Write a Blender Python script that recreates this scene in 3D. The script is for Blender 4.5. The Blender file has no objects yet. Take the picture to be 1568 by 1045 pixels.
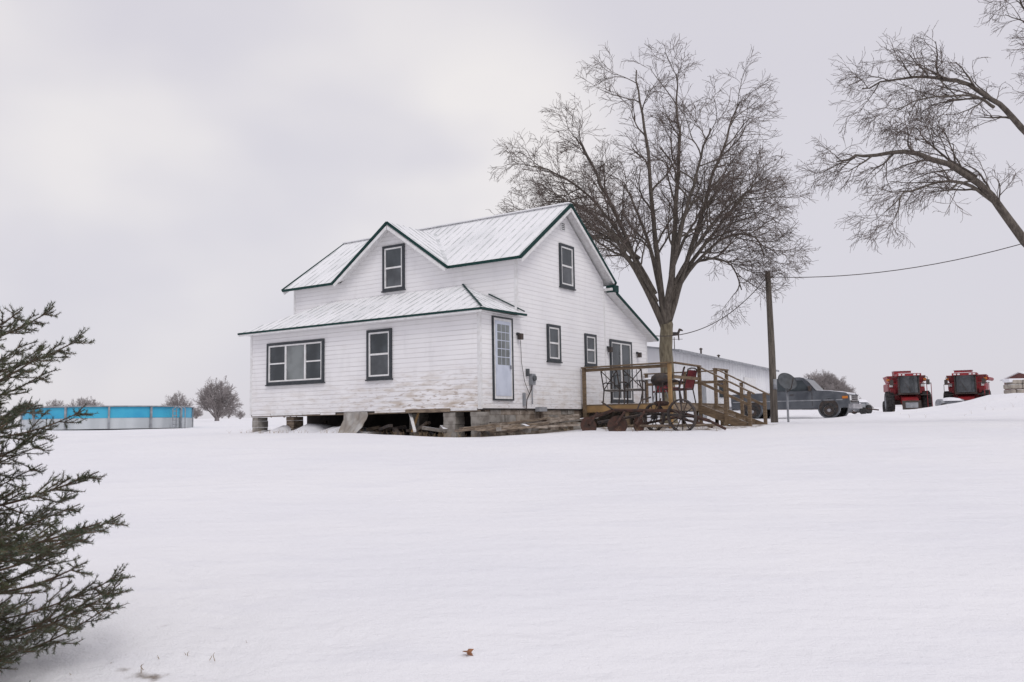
import bpy, math, random
import numpy as np
from mathutils import Vector, Matrix
random.seed(7); rng=np.random.default_rng(7)
scene=bpy.context.scene
scene.view_settings.view_transform='Standard'
try: scene.view_settings.look='None'
except Exception: pass
scene.view_settings.exposure=0
R=random.uniform
# ------------------------------------------------------------------ materials
def nt(name):
    m=bpy.data.materials.new(name); m.use_nodes=True
    t=m.node_tree; b=t.nodes['Principled BSDF']
    return m,t,b
def M2(t,op,a,b=None,clamp=False):
    n=t.nodes.new('ShaderNodeMath'); n.operation=op; n.use_clamp=clamp
    for i,v in enumerate((a,b)):
        if v is None: continue
        if isinstance(v,(int,float)): n.inputs[i].default_value=v
        else: t.links.new(v,n.inputs[i])
    return n.outputs[0]
def mixc(t,f,a,b):
    n=t.nodes.new('ShaderNodeMix'); n.data_type='RGBA'
    for s,v in ((n.inputs[0],f),(n.inputs[6],a),(n.inputs[7],b)):
        if isinstance(v,(int,float)): s.default_value=v
        elif isinstance(v,tuple): s.default_value=(*v[:3],1)
        else: t.links.new(v,s)
    return n.outputs[2]
def ramp(t,f,a,b):
    n=t.nodes.new('ShaderNodeMapRange'); n.inputs[1].default_value=a; n.inputs[2].default_value=b
    n.interpolation_type='SMOOTHSTEP'
    t.links.new(f,n.inputs[0]); return n.outputs[0]
def noise(t,scale,detail=4,co=None,vec=(1,1,1),kind='Object'):
    tc=t.nodes.new('ShaderNodeTexCoord'); mp=t.nodes.new('ShaderNodeMapping'); mp.inputs['Scale'].default_value=vec
    t.links.new(tc.outputs[kind],mp.inputs[0])
    n=t.nodes.new('ShaderNodeTexNoise'); n.inputs['Scale'].default_value=scale; n.inputs['Detail'].default_value=detail
    t.links.new(mp.outputs[0],n.inputs['Vector']); return n.outputs[0]
def bump(t,b,h,s,d=0.02):
    n=t.nodes.new('ShaderNodeBump'); n.inputs['Strength'].default_value=s; n.inputs['Distance'].default_value=d
    t.links.new(h,n.inputs['Height']); t.links.new(n.outputs[0],b.inputs['Normal'])
def mat(name,c1,c2=None,scale=6,rough=.6,metal=0,bs=0,vec=(1,1,1),lo=.35,hi=.65,spec=.5):
    m,t,b=nt(name)
    b.inputs['Roughness'].default_value=rough; b.inputs['Metallic'].default_value=metal
    b.inputs['Specular IOR Level'].default_value=spec
    if c2 is None: c2=tuple(x*.8 for x in c1)
    nz=noise(t,scale,5,vec=vec)
    t.links.new(mixc(t,ramp(t,nz,lo,hi),c1,c2),b.inputs['Base Color'])
    if bs: bump(t,b,nz,bs)
    return m
def snowtop(name,c1,c2,scale,rough,thr=(.55,.9),bs=.2,vec=(1,1,1),snow=(.8,.8,.83)):
    m,t,b=nt(name); b.inputs['Roughness'].default_value=rough
    nz=noise(t,scale,5,vec=vec)
    col=mixc(t,ramp(t,nz,.35,.65),c1,c2)
    g=t.nodes.new('ShaderNodeNewGeometry'); sp=t.nodes.new('ShaderNodeSeparateXYZ'); t.links.new(g.outputs['Normal'],sp.inputs[0])
    n2=noise(t,scale*1.7,4)
    f=M2(t,'ADD',sp.outputs[2],M2(t,'MULTIPLY',M2(t,'SUBTRACT',n2,.5),.9))
    t.links.new(mixc(t,ramp(t,f,*thr),col,snow),b.inputs['Base Color'])
    bump(t,b,nz,bs); return m
# siding
def siding_mat(name,dirt,lf=.5):
    m,t,b=nt(name); b.inputs['Roughness'].default_value=.55
    tc=t.nodes.new('ShaderNodeTexCoord'); sp=t.nodes.new('ShaderNodeSeparateXYZ'); t.links.new(tc.outputs['Object'],sp.inputs[0])
    z=sp.outputs[2]; xx=sp.outputs[0]
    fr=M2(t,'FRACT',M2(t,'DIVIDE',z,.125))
    lap_shade=M2(t,'SUBTRACT',1,ramp(t,fr,.02,.2))  # shadow line at each board lap, painted into the colour
    n1=noise(t,2.0,6,vec=(.8,.8,4)); n2=noise(t,.7,3); n3=noise(t,9,5,vec=(.5,.5,2.2)); n4=noise(t,1.1,4,vec=(.6,.6,6)); n5=noise(t,3.5,5,vec=(1,1,.25))
    col=mixc(t,ramp(t,n2,.3,.7),(.86,.85,.85),(.80,.79,.80))
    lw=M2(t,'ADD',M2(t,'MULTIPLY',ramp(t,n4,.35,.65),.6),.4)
    col=mixc(t,M2(t,'MULTIPLY',M2(t,'MULTIPLY',lap_shade,lf),lw),col,(.34,.32,.31))
    col=mixc(t,M2(t,'MULTIPLY',ramp(t,n5,.5,.75),.16),col,(.50,.49,.49))
    low=M2(t,'SUBTRACT',1,ramp(t,z,.45,1.7))
    side=M2(t,'ADD',ramp(t,xx,-6.0,-1.5),.3)
    low=M2(t,'MULTIPLY',low,side)
    st=M2(t,'ADD',M2(t,'MULTIPLY',ramp(t,n1,.43,.66),M2(t,'MULTIPLY',low,dirt)),M2(t,'MULTIPLY',ramp(t,n1,.52,.72),.09))
    col=mixc(t,st,col,(.53,.46,.39))
    ch=M2(t,'MULTIPLY',M2(t,'MULTIPLY',ramp(t,n3,.54,.64),low),dirt*.8)
    col=mixc(t,ch,col,(.34,.26,.20))
    t.links.new(col,b.inputs['Base Color'])
    bump(t,b,M2(t,'SUBTRACT',1,fr),.7,.014)
    return m
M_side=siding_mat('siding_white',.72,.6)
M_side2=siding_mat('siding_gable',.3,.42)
M_trimw=mat('white_trim',(.78,.78,.78),(.68,.67,.66),8)
M_dark=mat('dark_trim',(.022,.028,.035),(.04,.045,.05),10,.5)
M_green=mat('green_trim',(.006,.033,.030),(.010,.045,.040),5,.6,spec=.2)
def glassm(name,c,r=.06):
    m,t,b=nt(name); b.inputs['Roughness'].default_value=r
    nz=noise(t,1.3,3); t.links.new(mixc(t,ramp(t,nz,.35,.65),c,tuple(x*1.9+.01 for x in c)),b.inputs['Base Color'])
    bump(t,b,noise(t,3,2),.08,.02); return m
M_glass=glassm('window_glass',(.028,.034,.038))
M_glass2=glassm('window_glass_curtain',(.11,.12,.12),.15)
M_glass3=glassm('window_lower_sash_glass',(.05,.055,.06),.1)
def roof_mat():
    m,t,b=nt('snowy_metal_roof'); b.inputs['Roughness'].default_value=.6
    n=noise(t,.8,6,vec=(1.5,.7,.7)); n2=noise(t,6,5)
    col=mixc(t,ramp(t,n,.45,.75),(.88,.88,.89),(.76,.77,.78))
    col=mixc(t,M2(t,'MULTIPLY',ramp(t,n2,.6,.8),.3),col,(.6,.62,.63))
    t.links.new(col,b.inputs['Base Color']); bump(t,b,n2,.15,.02); return m
M_roof=roof_mat()
M_rib=mat('roof_rib',(.55,.57,.57),(.80,.81,.82),2.2,.5,lo=.4,hi=.6)
M_conc=snowtop('concrete_block',(.33,.31,.28),(.20,.18,.16),5,.9,(.6,1.0),.5)
M_stone=mat('foundation_stone',(.36,.31,.26),(.17,.13,.10),4,.9,bs=.8)
M_beige=snowtop('beige_fieldstone',(.40,.36,.31),(.24,.21,.18),2.2,.9,(.5,.9),.8)
M_black=mat('under_shade',(.03,.027,.025),(.06,.05,.045),3,1)  # near-black colour standing in for the shade under the house
M_tarp=mat('tarp',(.45,.44,.42),(.28,.25,.22),2.5,.7,bs=.6)
M_wood=snowtop('deck_wood',(.20,.14,.085),(.12,.085,.055),5,.85,(.8,1.15),.3,(1,1,6))
M_woodn=mat('weathered_wood',(.28,.22,.16),(.14,.105,.08),5,.9,vec=(1,1,5),bs=.3)
M_woody=mat('new_lumber',(.38,.235,.10),(.26,.165,.075),4,.8)
M_pole=mat('pole_wood',(.17,.145,.12),(.09,.078,.065),4,.95,vec=(4,4,.4),bs=.5)
M_bark=mat('bark',(.075,.062,.052),(.14,.12,.10),5,.95,bs=.6,vec=(3,3,.7))
M_trunk=mat('trunk_bark_mossy',(.12,.10,.068),(.22,.19,.13),5,.95,bs=.8,vec=(3,3,.6))
M_twig=mat('twig',(.10,.078,.068),(.16,.125,.108),2,.9)
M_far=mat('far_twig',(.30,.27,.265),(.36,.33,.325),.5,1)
M_rust=snowtop('rusty_iron',(.075,.034,.024),(.04,.024,.019),9,.85,(.85,1.2),.4)
M_iron=mat('iron',(.035,.03,.03),(.07,.05,.04),9,.7)
M_red=mat('red_paint',(.30,.02,.026),(.19,.02,.024),2,.5)
M_redch=mat('red_fabric',(.22,.03,.035),(.15,.02,.03),6,.8)
M_tire=mat('tire_rubber',(.02,.02,.021),(.05,.048,.048),7,.9,bs=.3)
M_truck=mat('truck_paint',(.065,.072,.085),(.11,.12,.135),1.5,.35)
M_chrome=mat('chrome_metal',(.5,.5,.52),(.35,.35,.37),5,.3,.8)
M_snowobj=mat('snow_cover',(.84,.84,.87),(.78,.78,.82),5,.9,bs=.3)
M_lamp=mat('amber_lens',(.6,.2,.03),(.5,.15,.02),5,.3)
M_grey=mat('grey_metal',(.33,.34,.36),(.22,.23,.25),4,.5)
M_dish=mat('dish_grey',(.06,.065,.07),(.10,.11,.12),4,.6)
M_blue=mat('pool_blue',(.03,.33,.55),(.05,.42,.62),.6,.5)
M_poolw=mat('pool_wall',(.56,.59,.61),(.46,.49,.51),1.2,.5,vec=(1,1,.2))
M_barn=mat('barn_white_metal',(.80,.805,.82),(.72,.725,.75),.6,.6,vec=(1,1,.3))
M_brownred=mat('red_barn_boards',(.16,.06,.05),(.12,.05,.045),3,.8,vec=(4,4,.5))
M_door=mat('door_paint',(.58,.62,.71),(.50,.54,.63),3,.5)
M_leaf=mat('dead_leaf',(.30,.13,.06),(.18,.08,.04),20,.8)
M_weed=mat('dead_weed',(.24,.17,.10),(.34,.26,.16),4,.9)
# ------------------------------------------------------------------ mesh builder
class MB:
    def __init__(s): s.v=[];s.f=[];s.m=[];s.mats=[]
    def mi(s,m):
        if m not in s.mats: s.mats.append(m)
        return s.mats.index(m)
    def add(s,vs,fs,m):
        o=len(s.v); s.v+= [tuple(v) for v in vs]; k=s.mi(m)
        for f in fs: s.f.append(tuple(i+o for i in f)); s.m.append(k)
    def poly(s,p,m): s.add(p,[tuple(range(len(p)))],m)
    def box(s,a,b,m,M=None):
        x0,y0,z0=a;x1,y1,z1=b
        vs=[(x0,y0,z0),(x1,y0,z0),(x1,y1,z0),(x0,y1,z0),(x0,y0,z1),(x1,y0,z1),(x1,y1,z1),(x0,y1,z1)]
        if M is not None: vs=[tuple(M@Vector(v)) for v in vs]
        s.add(vs,[(0,3,2,1),(4,5,6,7),(0,1,5,4),(1,2,6,5),(2,3,7,6),(3,0,4,7)],m)
    def beam(s,p,q,w,h,m):
        p=Vector(p);q=Vector(q);d=q-p;L=d.length
        X=d.normalized(); up=Vector((0,0,1)) if abs(X.z)<.95 else Vector((0,1,0))
        Y=up.cross(X).normalized(); Z=X.cross(Y)
        M=Matrix(((X.x,Y.x,Z.x,p.x),(X.y,Y.y,Z.y,p.y),(X.z,Y.z,Z.z,p.z),(0,0,0,1)))
        s.box((0,-w/2,-h/2),(L,w/2,h/2),m,M)
    def slab(s,p,th,m,mb=None):
        n=len(p); b=[(x,y,z-th) for x,y,z in p]
        s.add(p,[tuple(range(n))],m); s.add(b,[tuple(range(n))[::-1]],mb or m)
        for i in range(n):
            j=(i+1)%n; s.add([p[i],p[j],b[j],b[i]],[(0,1,2,3)],mb or m)
    def prism(s,prof,y0,y1,m):
        n=len(prof)
        vs=[(x,y0,z) for x,z in prof]+[(x,y1,z) for x,z in prof]
        fs=[tuple(range(n)),tuple(range(n,2*n))[::-1]]+[(i,(i+1)%n,(i+1)%n+n,i+n) for i in range(n)]
        s.add(vs,fs,m)
    def tube(s,path,rad,m,n=6,cap=True):
        path=[Vector(p) for p in path]
        if isinstance(rad,(int,float)): rad=[rad]*len(path)
        vs=[];fs=[]
        ref=Vector((.31,.17,.93))
        for i,p in enumerate(path):
            d=(path[min(i+1,len(path)-1)]-path[max(i-1,0)]).normalized()
            if i==0:
                if abs(d.dot(ref))>.9: ref=Vector((.9,.3,.1))
                a=d.cross(ref).normalized()
            else:
                a=(a-d*a.dot(d)).normalized()
            b=d.cross(a)
            for k in range(n):
                t=2*math.pi*k/n; vs.append(p+(a*math.cos(t)+b*math.sin(t))*rad[i])
        for i in range(len(path)-1):
            for k in range(n):
                fs.append((i*n+k,i*n+(k+1)%n,(i+1)*n+(k+1)%n,(i+1)*n+k))
        if cap: fs+= [tuple(range(n))[::-1],tuple(range((len(path)-1)*n,len(path)*n))]
        s.add(vs,fs,m)
    def lathe(s,c,ax,prof,m,n=24):
        c=Vector(c);ax=Vector(ax).normalized()
        a=ax.cross(Vector((0,0,1)) if abs(ax.z)<.9 else Vector((1,0,0))).normalized();b=ax.cross(a)
        vs=[]
        for r,h in prof:
            for k in range(n):
                t=2*math.pi*k/n; vs.append(c+ax*h+(a*math.cos(t)+b*math.sin(t))*r)
        fs=[(i*n+k,i*n+(k+1)%n,(i+1)*n+(k+1)%n,(i+1)*n+k) for i in range(len(prof)-1) for k in range(n)]
        s.add(vs,fs,m)
    def obj(s,name,parent=None,smooth=False,bevel=0):
        me=bpy.data.meshes.new(name); me.from_pydata(s.v,[],s.f)
        for m in s.mats: me.materials.append(m)
        me.polygons.foreach_set('material_index',s.m)
        if smooth: me.polygons.foreach_set('use_smooth',[True]*len(s.f))
        me.update()
        o=bpy.data.objects.new(name,me); scene.collection.objects.link(o)
        if parent: o.parent=parent
        if bevel:
            bv=o.modifiers.new('b','BEVEL'); bv.width=bevel; bv.segments=2; bv.limit_method='ANGLE'
        return o
def empty(name,loc=(0,0,0),rz=0,scale=1):
    e=bpy.data.objects.new(name,None); scene.collection.objects.link(e)
    e.location=loc; e.rotation_euler=(0,0,rz); e.scale=(scale,)*3; e.empty_display_size=.3
    return e
# ------------------------------------------------------------------ terrain
def softplus(x,k): return k*np.logaddexp(0,x/k)
UX,UY=.8325,-.554
HX,HY=-.81,21.5
def to_local(x,y):
    dx,dy=x-HX,y-HY
    return dx*UX+dy*UY, dx*(-UY)+dy*UX
def to_world(lx,ly): return HX+lx*UX-ly*UY, HY+lx*UY+ly*UX
def zg(x,y):
    x=np.asarray(x,float);y=np.asarray(y,float)
    z=-1.75+.0745*(np.maximum(y,-25)-softplus(y-21,2.2))
    z=z+.0125*(softplus(y-31,3)-softplus(y-400,20))
    z=z+1.15*np.exp(-((x-28.5)**2)/32-((y-46)**2)/60)
    z=z+.03*np.sin(x*.31+1)*np.sin(y*.23)*np.clip(y/12,0,1)
    z=z+.012*np.sin(x*.9+.4*y)*np.sin(y*.7+.5)
    return z
def zgf(x,y): return float(zg(x,y))
nx,ny=440,500
su=np.linspace(-1,1,nx); xs=14*su*1.0+ (np.sinh(su*6.2)/np.sinh(6.2))*1200
sv=np.linspace(0,1,ny); ys=-20+46*sv+ (np.sinh(sv*6.2)/np.sinh(6.2))*1600
X,Y=np.meshgrid(xs,ys)
Z=zg(X,Y)
def vnoise(x,y,seed):
    r=np.random.default_rng(seed); t=np.zeros_like(x)
    for i in range(10):
        a=r.uniform(0,6.28); f=r.uniform(.6,1.6); t+=np.sin((x*np.cos(a)+y*np.sin(a))*f+r.uniform(0,6.28))
    return t/4
near=np.exp(-np.maximum(0,Y-26)/12)*np.exp(-np.maximum(0,np.abs(X)-16)/10)
Z+= .007*vnoise(X*3.2,Y*3.2,1)*near + .020*vnoise(X*.8,Y*1.3,2)*near
drift=vnoise(X*.35+Y*.1,Y*1.1,8)*near
Z+= .018*np.maximum(0,drift)**1.5
lump=np.exp(-((X+2.0)**2)/.9-((Y-5.3)**2)/1.4)
Z+= -.06*np.abs(vnoise(X*7,Y*7,3))*lump
for fx,fy in ((-2.2,6.7),(-1.95,6.6),(-1.6,6.05),(-1.42,5.97),(-2.6,7.05),(-3.0,7.6),(-2.75,7.4),(-1.0,5.6),(-.75,5.5)):
    Z+= -.07*np.exp(-((X-fx)**2)/.016-((Y-fy)**2)/.008)+.02*np.exp(-((X-fx)**2)/.05-((Y-fy-.12)**2)/.008)
rs=np.random.default_rng(44)
for i in range(34):
    fx=15+rs.uniform(0,14); fy=38+rs.uniform(0,11); Z+= rs.uniform(.03,.16)*np.exp(-((X-fx)**2+(Y-fy)**2)/rs.uniform(.3,1.4))
LX,LY=to_local(X,Y)
dx=np.maximum(np.maximum(-8.7-LX,LX-0.1),0); dy=np.maximum(np.maximum(-.1-LY,LY-10),0)
dh=np.sqrt(dx**2+dy**2)
Z+= -.07*np.exp(-(dh/.5)**2) + .05*np.exp(-((dh-1.2)/.6)**2)*(.6+.5*vnoise(X*1.3,Y*1.3,5))
dirt=np.clip(1.0-dh/1.2,0,1)*.60+np.where(dh<=.01,.5,0)
dk=np.sqrt(np.maximum(np.maximum(-LX,LX-4.6),0)**2+np.maximum(np.maximum(3.6-LY,LY-9.6),0)**2)
dirt=np.maximum(dirt,.5*np.clip(1-dk/1.0,0,1))
dirt=np.maximum(dirt,.33*np.exp(-((X+2.1)**2)/.35-((Y-5.2)**2)/.8))
verts=np.stack([X,Y,Z],-1).reshape(-1,3)
idx=np.arange(nx*ny).reshape(ny,nx)
fc=np.stack([idx[:-1,:-1],idx[:-1,1:],idx[1:,1:],idx[1:,:-1]],-1).reshape(-1,4)
def npmesh(name,verts,faces,mats,parent=None,smooth=True,k=4,midx=None):
    me=bpy.data.meshes.new(name)
    me.vertices.add(len(verts)); me.vertices.foreach_set('co',verts.astype(np.float32).ravel())
    me.loops.add(faces.size); me.loops.foreach_set('vertex_index',faces.astype(np.int32).ravel())
    me.polygons.add(len(faces)); me.polygons.foreach_set('loop_start',np.arange(0,faces.size,k,dtype=np.int32))
    me.polygons.foreach_set('use_smooth',np.full(len(faces),smooth))
    for m in mats: me.materials.append(m)
    if midx is not None: me.polygons.foreach_set('material_index',midx.astype(np.int32))
    me.update(calc_edges=True); me.validate()
    o=bpy.data.objects.new(name,me); scene.collection.objects.link(o)
    if parent: o.parent=parent
    return o
def snow_mat():
    m,t,b=nt('snow'); b.inputs['Roughness'].default_value=.85; b.inputs['Specular IOR Level'].default_value=.15
    n1=noise(t,.25,4); n2=noise(t,9,7); n3=noise(t,60,4); n4=noise(t,1.6,5,vec=(.5,1.6,1))
    col=mixc(t,ramp(t,n1,.3,.7),(.885,.88,.895),(.84,.84,.87))
    col=mixc(t,M2(t,'MULTIPLY',ramp(t,n4,.54,.72),.4),col,(.79,.79,.83))
    a=t.nodes.new('ShaderNodeAttribute'); a.attribute_name='dirt'
    f=M2(t,'ADD',a.outputs['Fac'],M2(t,'MULTIPLY',M2(t,'SUBTRACT',noise(t,5,8),.5),1.1))
    f2=ramp(t,f,.36,.62)
    a2=M2(t,'MULTIPLY',f2,ramp(t,a.outputs['Fac'],.02,.2))
    dc=mixc(t,ramp(t,n3,.4,.6),(.13,.095,.07),(.26,.21,.16))
    t.links.new(mixc(t,a2,col,dc),b.inputs['Base Color'])
    h=M2(t,'ADD',M2(t,'MULTIPLY',n2,.8),M2(t,'MULTIPLY',n3,.3)); h=M2(t,'ADD',h,M2(t,'MULTIPLY',n4,2.6))
    bump(t,b,h,.6,.04); return m
M_snow=snow_mat()
g=npmesh('snow_ground',verts,fc,[M_snow])
at=g.data.attributes.new('dirt','FLOAT','POINT'); at.data.foreach_set('value',dirt.astype(np.float32).ravel())
# ------------------------------------------------------------------ house
rzH=math.atan2(UY,UX)
H=empty('farmhouse',(HX,HY,0),rzH)
XL=-8.63
w=MB()
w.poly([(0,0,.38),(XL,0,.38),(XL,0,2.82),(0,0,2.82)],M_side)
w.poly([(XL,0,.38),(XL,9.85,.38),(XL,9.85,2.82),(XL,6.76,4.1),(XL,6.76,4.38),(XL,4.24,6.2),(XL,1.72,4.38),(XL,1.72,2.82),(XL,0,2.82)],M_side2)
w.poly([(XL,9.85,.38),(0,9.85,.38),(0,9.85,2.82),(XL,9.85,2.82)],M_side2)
w.obj('walls_front',H)
w=MB()
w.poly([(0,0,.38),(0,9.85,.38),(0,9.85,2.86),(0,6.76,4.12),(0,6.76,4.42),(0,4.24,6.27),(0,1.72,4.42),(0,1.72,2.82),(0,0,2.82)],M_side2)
w.obj('wall_gable',H)
w=MB()
cx=-4.35
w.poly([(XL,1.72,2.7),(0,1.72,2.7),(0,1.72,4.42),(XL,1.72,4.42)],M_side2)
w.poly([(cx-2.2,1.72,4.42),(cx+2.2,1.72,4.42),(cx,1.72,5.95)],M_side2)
w.obj('wall_upper_front',H)
w=MB()
w.box((-.07,-.014,.36),(.014,.07,2.80),M_trimw)
w.box((-.06,1.706,3.02),(.012,1.79,4.40),M_trimw)
w.box((XL-.014,-.014,.36),(XL+.07,.06,2.80),M_trimw)
w.box((XL-.012,1.706,3.2),(XL+.07,1.79,4.40),M_trimw)
w.box((-.02,6.74,.4),(.012,6.79,4.15),M_trimw)
w.box((-.07,9.80,.36),(.014,9.864,2.80),M_trimw)
w.obj('corner_boards',H)
w=MB(); x=XL+.1
while x<-.3:
    L_=R(.5,1.5)
    if random.random()<.55: w.box((x,-.012,.375-R(.01,.07)),(min(x+L_,-.1),-.002,.40),random.choice([M_side,M_woodn,M_trimw]))
    x+=L_+.02
w.obj('skirt_boards',H)
S=.717
r=MB()
ye,ze=1.47,4.41; yr,zr=4.24,6.39
xr,xl=.3,XL-.25
vx=2.226
def zm(y): return zr-S*abs(yr-y)
r.slab([(xl,ye,ze),(cx-vx,ye,ze),(cx,3.696,6.0),(cx,yr,zr),(xl,yr,zr)],.07,M_roof,M_trimw)
r.slab([(cx+vx,ye,ze),(xr,ye,ze),(xr,yr,zr),(cx,yr,zr),(cx,3.696,6.0)],.07,M_roof,M_trimw)
r.slab([(xl,yr,zr),(xr,yr,zr),(xr,7.01,zm(7.01)),(xl,7.01,zm(7.01))],.07,M_roof,M_trimw)
yg=1.42
r.slab([(cx-vx,ye,ze),(cx-vx-.03,yg,ze-.02),(cx,yg,6.0),(cx,3.696,6.0)],.07,M_roof,M_trimw)
r.slab([(cx,yg,6.0),(cx+vx+.03,yg,ze-.02),(cx+vx,ye,ze),(cx,3.696,6.0)],.07,M_roof,M_trimw)
r.slab([(xl,6.78,4.205),(xr,6.78,4.205),(xr,10.12,2.80),(xl,10.12,2.80)],.07,M_roof,M_trimw)
pe,pz=-.25,2.86; px0,px1=XL-.25,.25
T0=(-7.0,1.715,3.86);T1=(-1.8,1.715,3.86)
r.slab([(px0,pe,pz),(px1,pe,pz),T1,T0],.05,M_roof,M_trimw)
r.slab([(px1,pe,pz),(px1,1.76,pz+.02),(0.02,1.76,pz+.12),T1],.05,M_roof,M_trimw)
r.slab([(px0,1.715,pz),(px0,pe,pz),T0],.05,M_roof,M_trimw)
r.poly([(px0,pe,pz-.06),(px1,pe,pz-.06),(px1,1.76,pz-.06),(px0,1.76,pz-.06)],M_trimw)
r.obj('roof_panels',H)
r=MB()
def rib(p,q): r.beam(Vector(p)+Vector((0,0,.010)),Vector(q)+Vector((0,0,.010)),.022,.026,M_rib)
x=xl+.1
while x<xr-.05:
    y0=ye
    if abs(x-cx)<vx: y0=3.696-abs(x-cx)
    rib((x,y0,zm(y0)),(x,yr,zr)); rib((x,yr,zr),(x,7.01,zm(7.01))); rib((x,6.9,4.16),(x,10.12,2.8)); x+=.29
y=yg+.15
while y<3.6:
    for sg in(-1,1):
        d=3.696-y if y>ye else vx
        rib((cx,y,6.0),(cx+sg*d,y,6.0-S*d))
    y+=.29
x=px0+.2
while x<px1:
    if x<-7.0: f=(x-px0)/(-7.0-px0)
    elif x>-1.8: f=(px1-x)/(px1+1.8)
    else: f=1
    rib((x,pe,pz),(x,pe+(1.715-pe)*f,pz+(3.86-pz)*f)); x+=.29
y=pe+.2
while y<1.7:
    f=(y-pe)/(1.715-pe)
    rib((px1,y,pz),(px1+(-1.8-px1)*f,y,pz+(3.86-pz)*f)); y+=.29
r.obj('roof_ribs',H)
r=MB()
def gt(p,q,w_=.04,h=.075,dz=-.03): r.beam(Vector(p)+Vector((0,0,dz)),Vector(q)+Vector((0,0,dz)),w_,h,M_green)
def wt(p,q,w_=.03,h=.10,dz=-.10): r.beam(Vector(p)+Vector((0,0,dz)),Vector(q)+Vector((0,0,dz)),w_,h,M_trimw)
gt((xl,ye-.02,ze),(cx-vx-.02,ye-.02,ze)); gt((cx+vx+.02,ye-.02,ze),(xr,ye-.02,ze))
for xx in (xr+.02,xl-.02):
    gt((xx,ye-.03,ze),(xx,yr,zr),.04,.09); gt((xx,yr,zr),(xx,7.03,zm(7.03)),.04,.09)
    gt((xx,7.05,4.09),(xx,10.14,2.80),.04,.08)
    wt((xx-.01,ye+.05,ze),(xx-.01,yr,zr-.06),.03,.09,-.11); wt((xx-.01,yr,zr-.06),(xx-.01,6.9,zm(6.9)),.03,.09,-.11)
gt((xl,7.03,zm(7.03)),(xr,7.03,zm(7.03))); gt((xl,10.14,2.8),(xr,10.14,2.8))
gt((cx-vx-.05,yg-.02,ze-.02),(cx,yg-.02,6.0),.04,.08); gt((cx,yg-.02,6.0),(cx+vx+.05,yg-.02,ze-.02),.04,.08)
wt((cx-vx+.05,yg-.01,ze-.0),(cx,yg-.01,5.93),.03,.09,-.10); wt((cx,yg-.01,5.93),(cx+vx-.05,yg-.01,ze),.03,.09,-.10)
r.beam((cx-vx,ye,ze+.02),(cx,3.69,6.02),.1,.02,M_rib); r.beam((cx+vx,ye,ze+.02),(cx,3.69,6.02),.1,.02,M_rib)
gt((px0,pe-.02,pz),(px1,pe-.02,pz),.04,.055,-.02); gt((px1+.02,pe-.03,pz),(px1+.02,1.78,pz+.02),.04,.055,-.02); gt((px0-.02,pe-.03,pz),(px0-.02,1.7,pz),.04,.055,-.02)
wt((px0,pe-.01,pz),(px1,pe-.01,pz),.03,.05,-.075)
gt((px1,pe,pz+.04),(T1[0],T1[1],T1[2]+.04),.05,.02,0)
gt((px1-.02,1.74,pz+.10),(T1[0]+.9,1.70,3.53),.04,.03,0)
r.box((.06,6.82,4.08),(.36,7.12,4.30),M_green)
r.beam((xl,yr,zr+.02),(xr,yr,zr+.02),.22,.03,M_roof)
r.obj('roof_trim',H)
class Fr:
    def __init__(s,O,A,Nn): s.O=Vector(O);s.A=Vector(A);s.N=Vector(Nn)
    def box(s,mb,a0,a1,n0,n1,z0,z1,m):
        M=Matrix(((s.A.x,s.N.x,0,s.O.x),(s.A.y,s.N.y,0,s.O.y),(0,0,1,s.O.z),(0,0,0,1)))
        mb.box((a0,n0,z0),(a1,n1,z1),m,M)
    def ring(s,mb,a0,a1,z0,z1,wd,n0,n1,m):
        s.box(mb,a0,a1,n0,n1,z1-wd,z1,m); s.box(mb,a0,a1,n0,n1,z0,z0+wd,m)
        s.box(mb,a0,a0+wd,n0,n1,z0+wd,z1-wd,m); s.box(mb,a1-wd,a1,n0,n1,z0+wd,z1-wd,m)
def window(fr,a0,a1,z0,z1,name,split='h'):
    mb=MB(); tw=.075
    fr.ring(mb,a0,a1,z0,z1,tw,.0,.055,M_dark)
    fr.box(mb,a0-.03,a1+.03,.0,.075,z0-.035,z0-.001,M_dark)
    b0,b1,c0,c1=a0+tw,a1-tw,z0+tw,z1-tw
    fr.ring(mb,b0,b1,c0,c1,.045,.0,.042,M_trimw)
    b0+=.045;b1-=.045;c0+=.045;c1-=.045
    if split=='h':
        zc=(c0+c1)/2
        fr.box(mb,b0,b1,.0,.036,zc-.025,zc+.025,M_trimw)
        fr.box(mb,b0,b1,.0,.012,c0,zc-.025,M_glass3); fr.box(mb,b0,b1,.0,.02,zc+.025,c1,M_glass)
    elif split=='3':
        W=b1-b0; q=[b0,b0+W*.3,b0+W*.68,b1]
        for i in range(3):
            fr.box(mb,q[i]+(.03 if i else 0),q[i+1]-(.03 if i<2 else 0),.0,.012,c0,c1,M_glass2 if i==1 else M_glass)
        for i in (1,2): fr.box(mb,q[i]-.03,q[i]+.03,.0,.04,c0,c1,M_trimw)
        for i in (0,2): fr.box(mb,q[i]+(.03 if i else 0),q[i+1]-(.03 if i<2 else 0),.012,.032,(c0+c1)/2-.02,(c0+c1)/2+.02,M_trimw)
    elif split=='v':
        ac=(b0+b1)/2
        fr.box(mb,ac-.04,ac+.04,.0,.038,c0,c1,M_trimw)
        fr.box(mb,b0,ac-.04,.0,.012,c0,c1,M_glass); fr.box(mb,ac+.04,b1,.0,.016,c0,c1,M_glass)
    return mb.obj(name,H)
F0=Fr((0,0,0),(-1,0,0),(0,-1,0)); F1=Fr((0,1.72,0),(-1,0,0),(0,-1,0)); G=Fr((0,0,0),(0,1,0),(1,0,0))
window(F0,5.46,7.86,1.25,2.49,'window_triple','3')
window(F0,2.90,3.80,1.24,2.60,'window_porch')
window(F1,3.92,4.77,3.98,5.34,'window_dormer')
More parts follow.
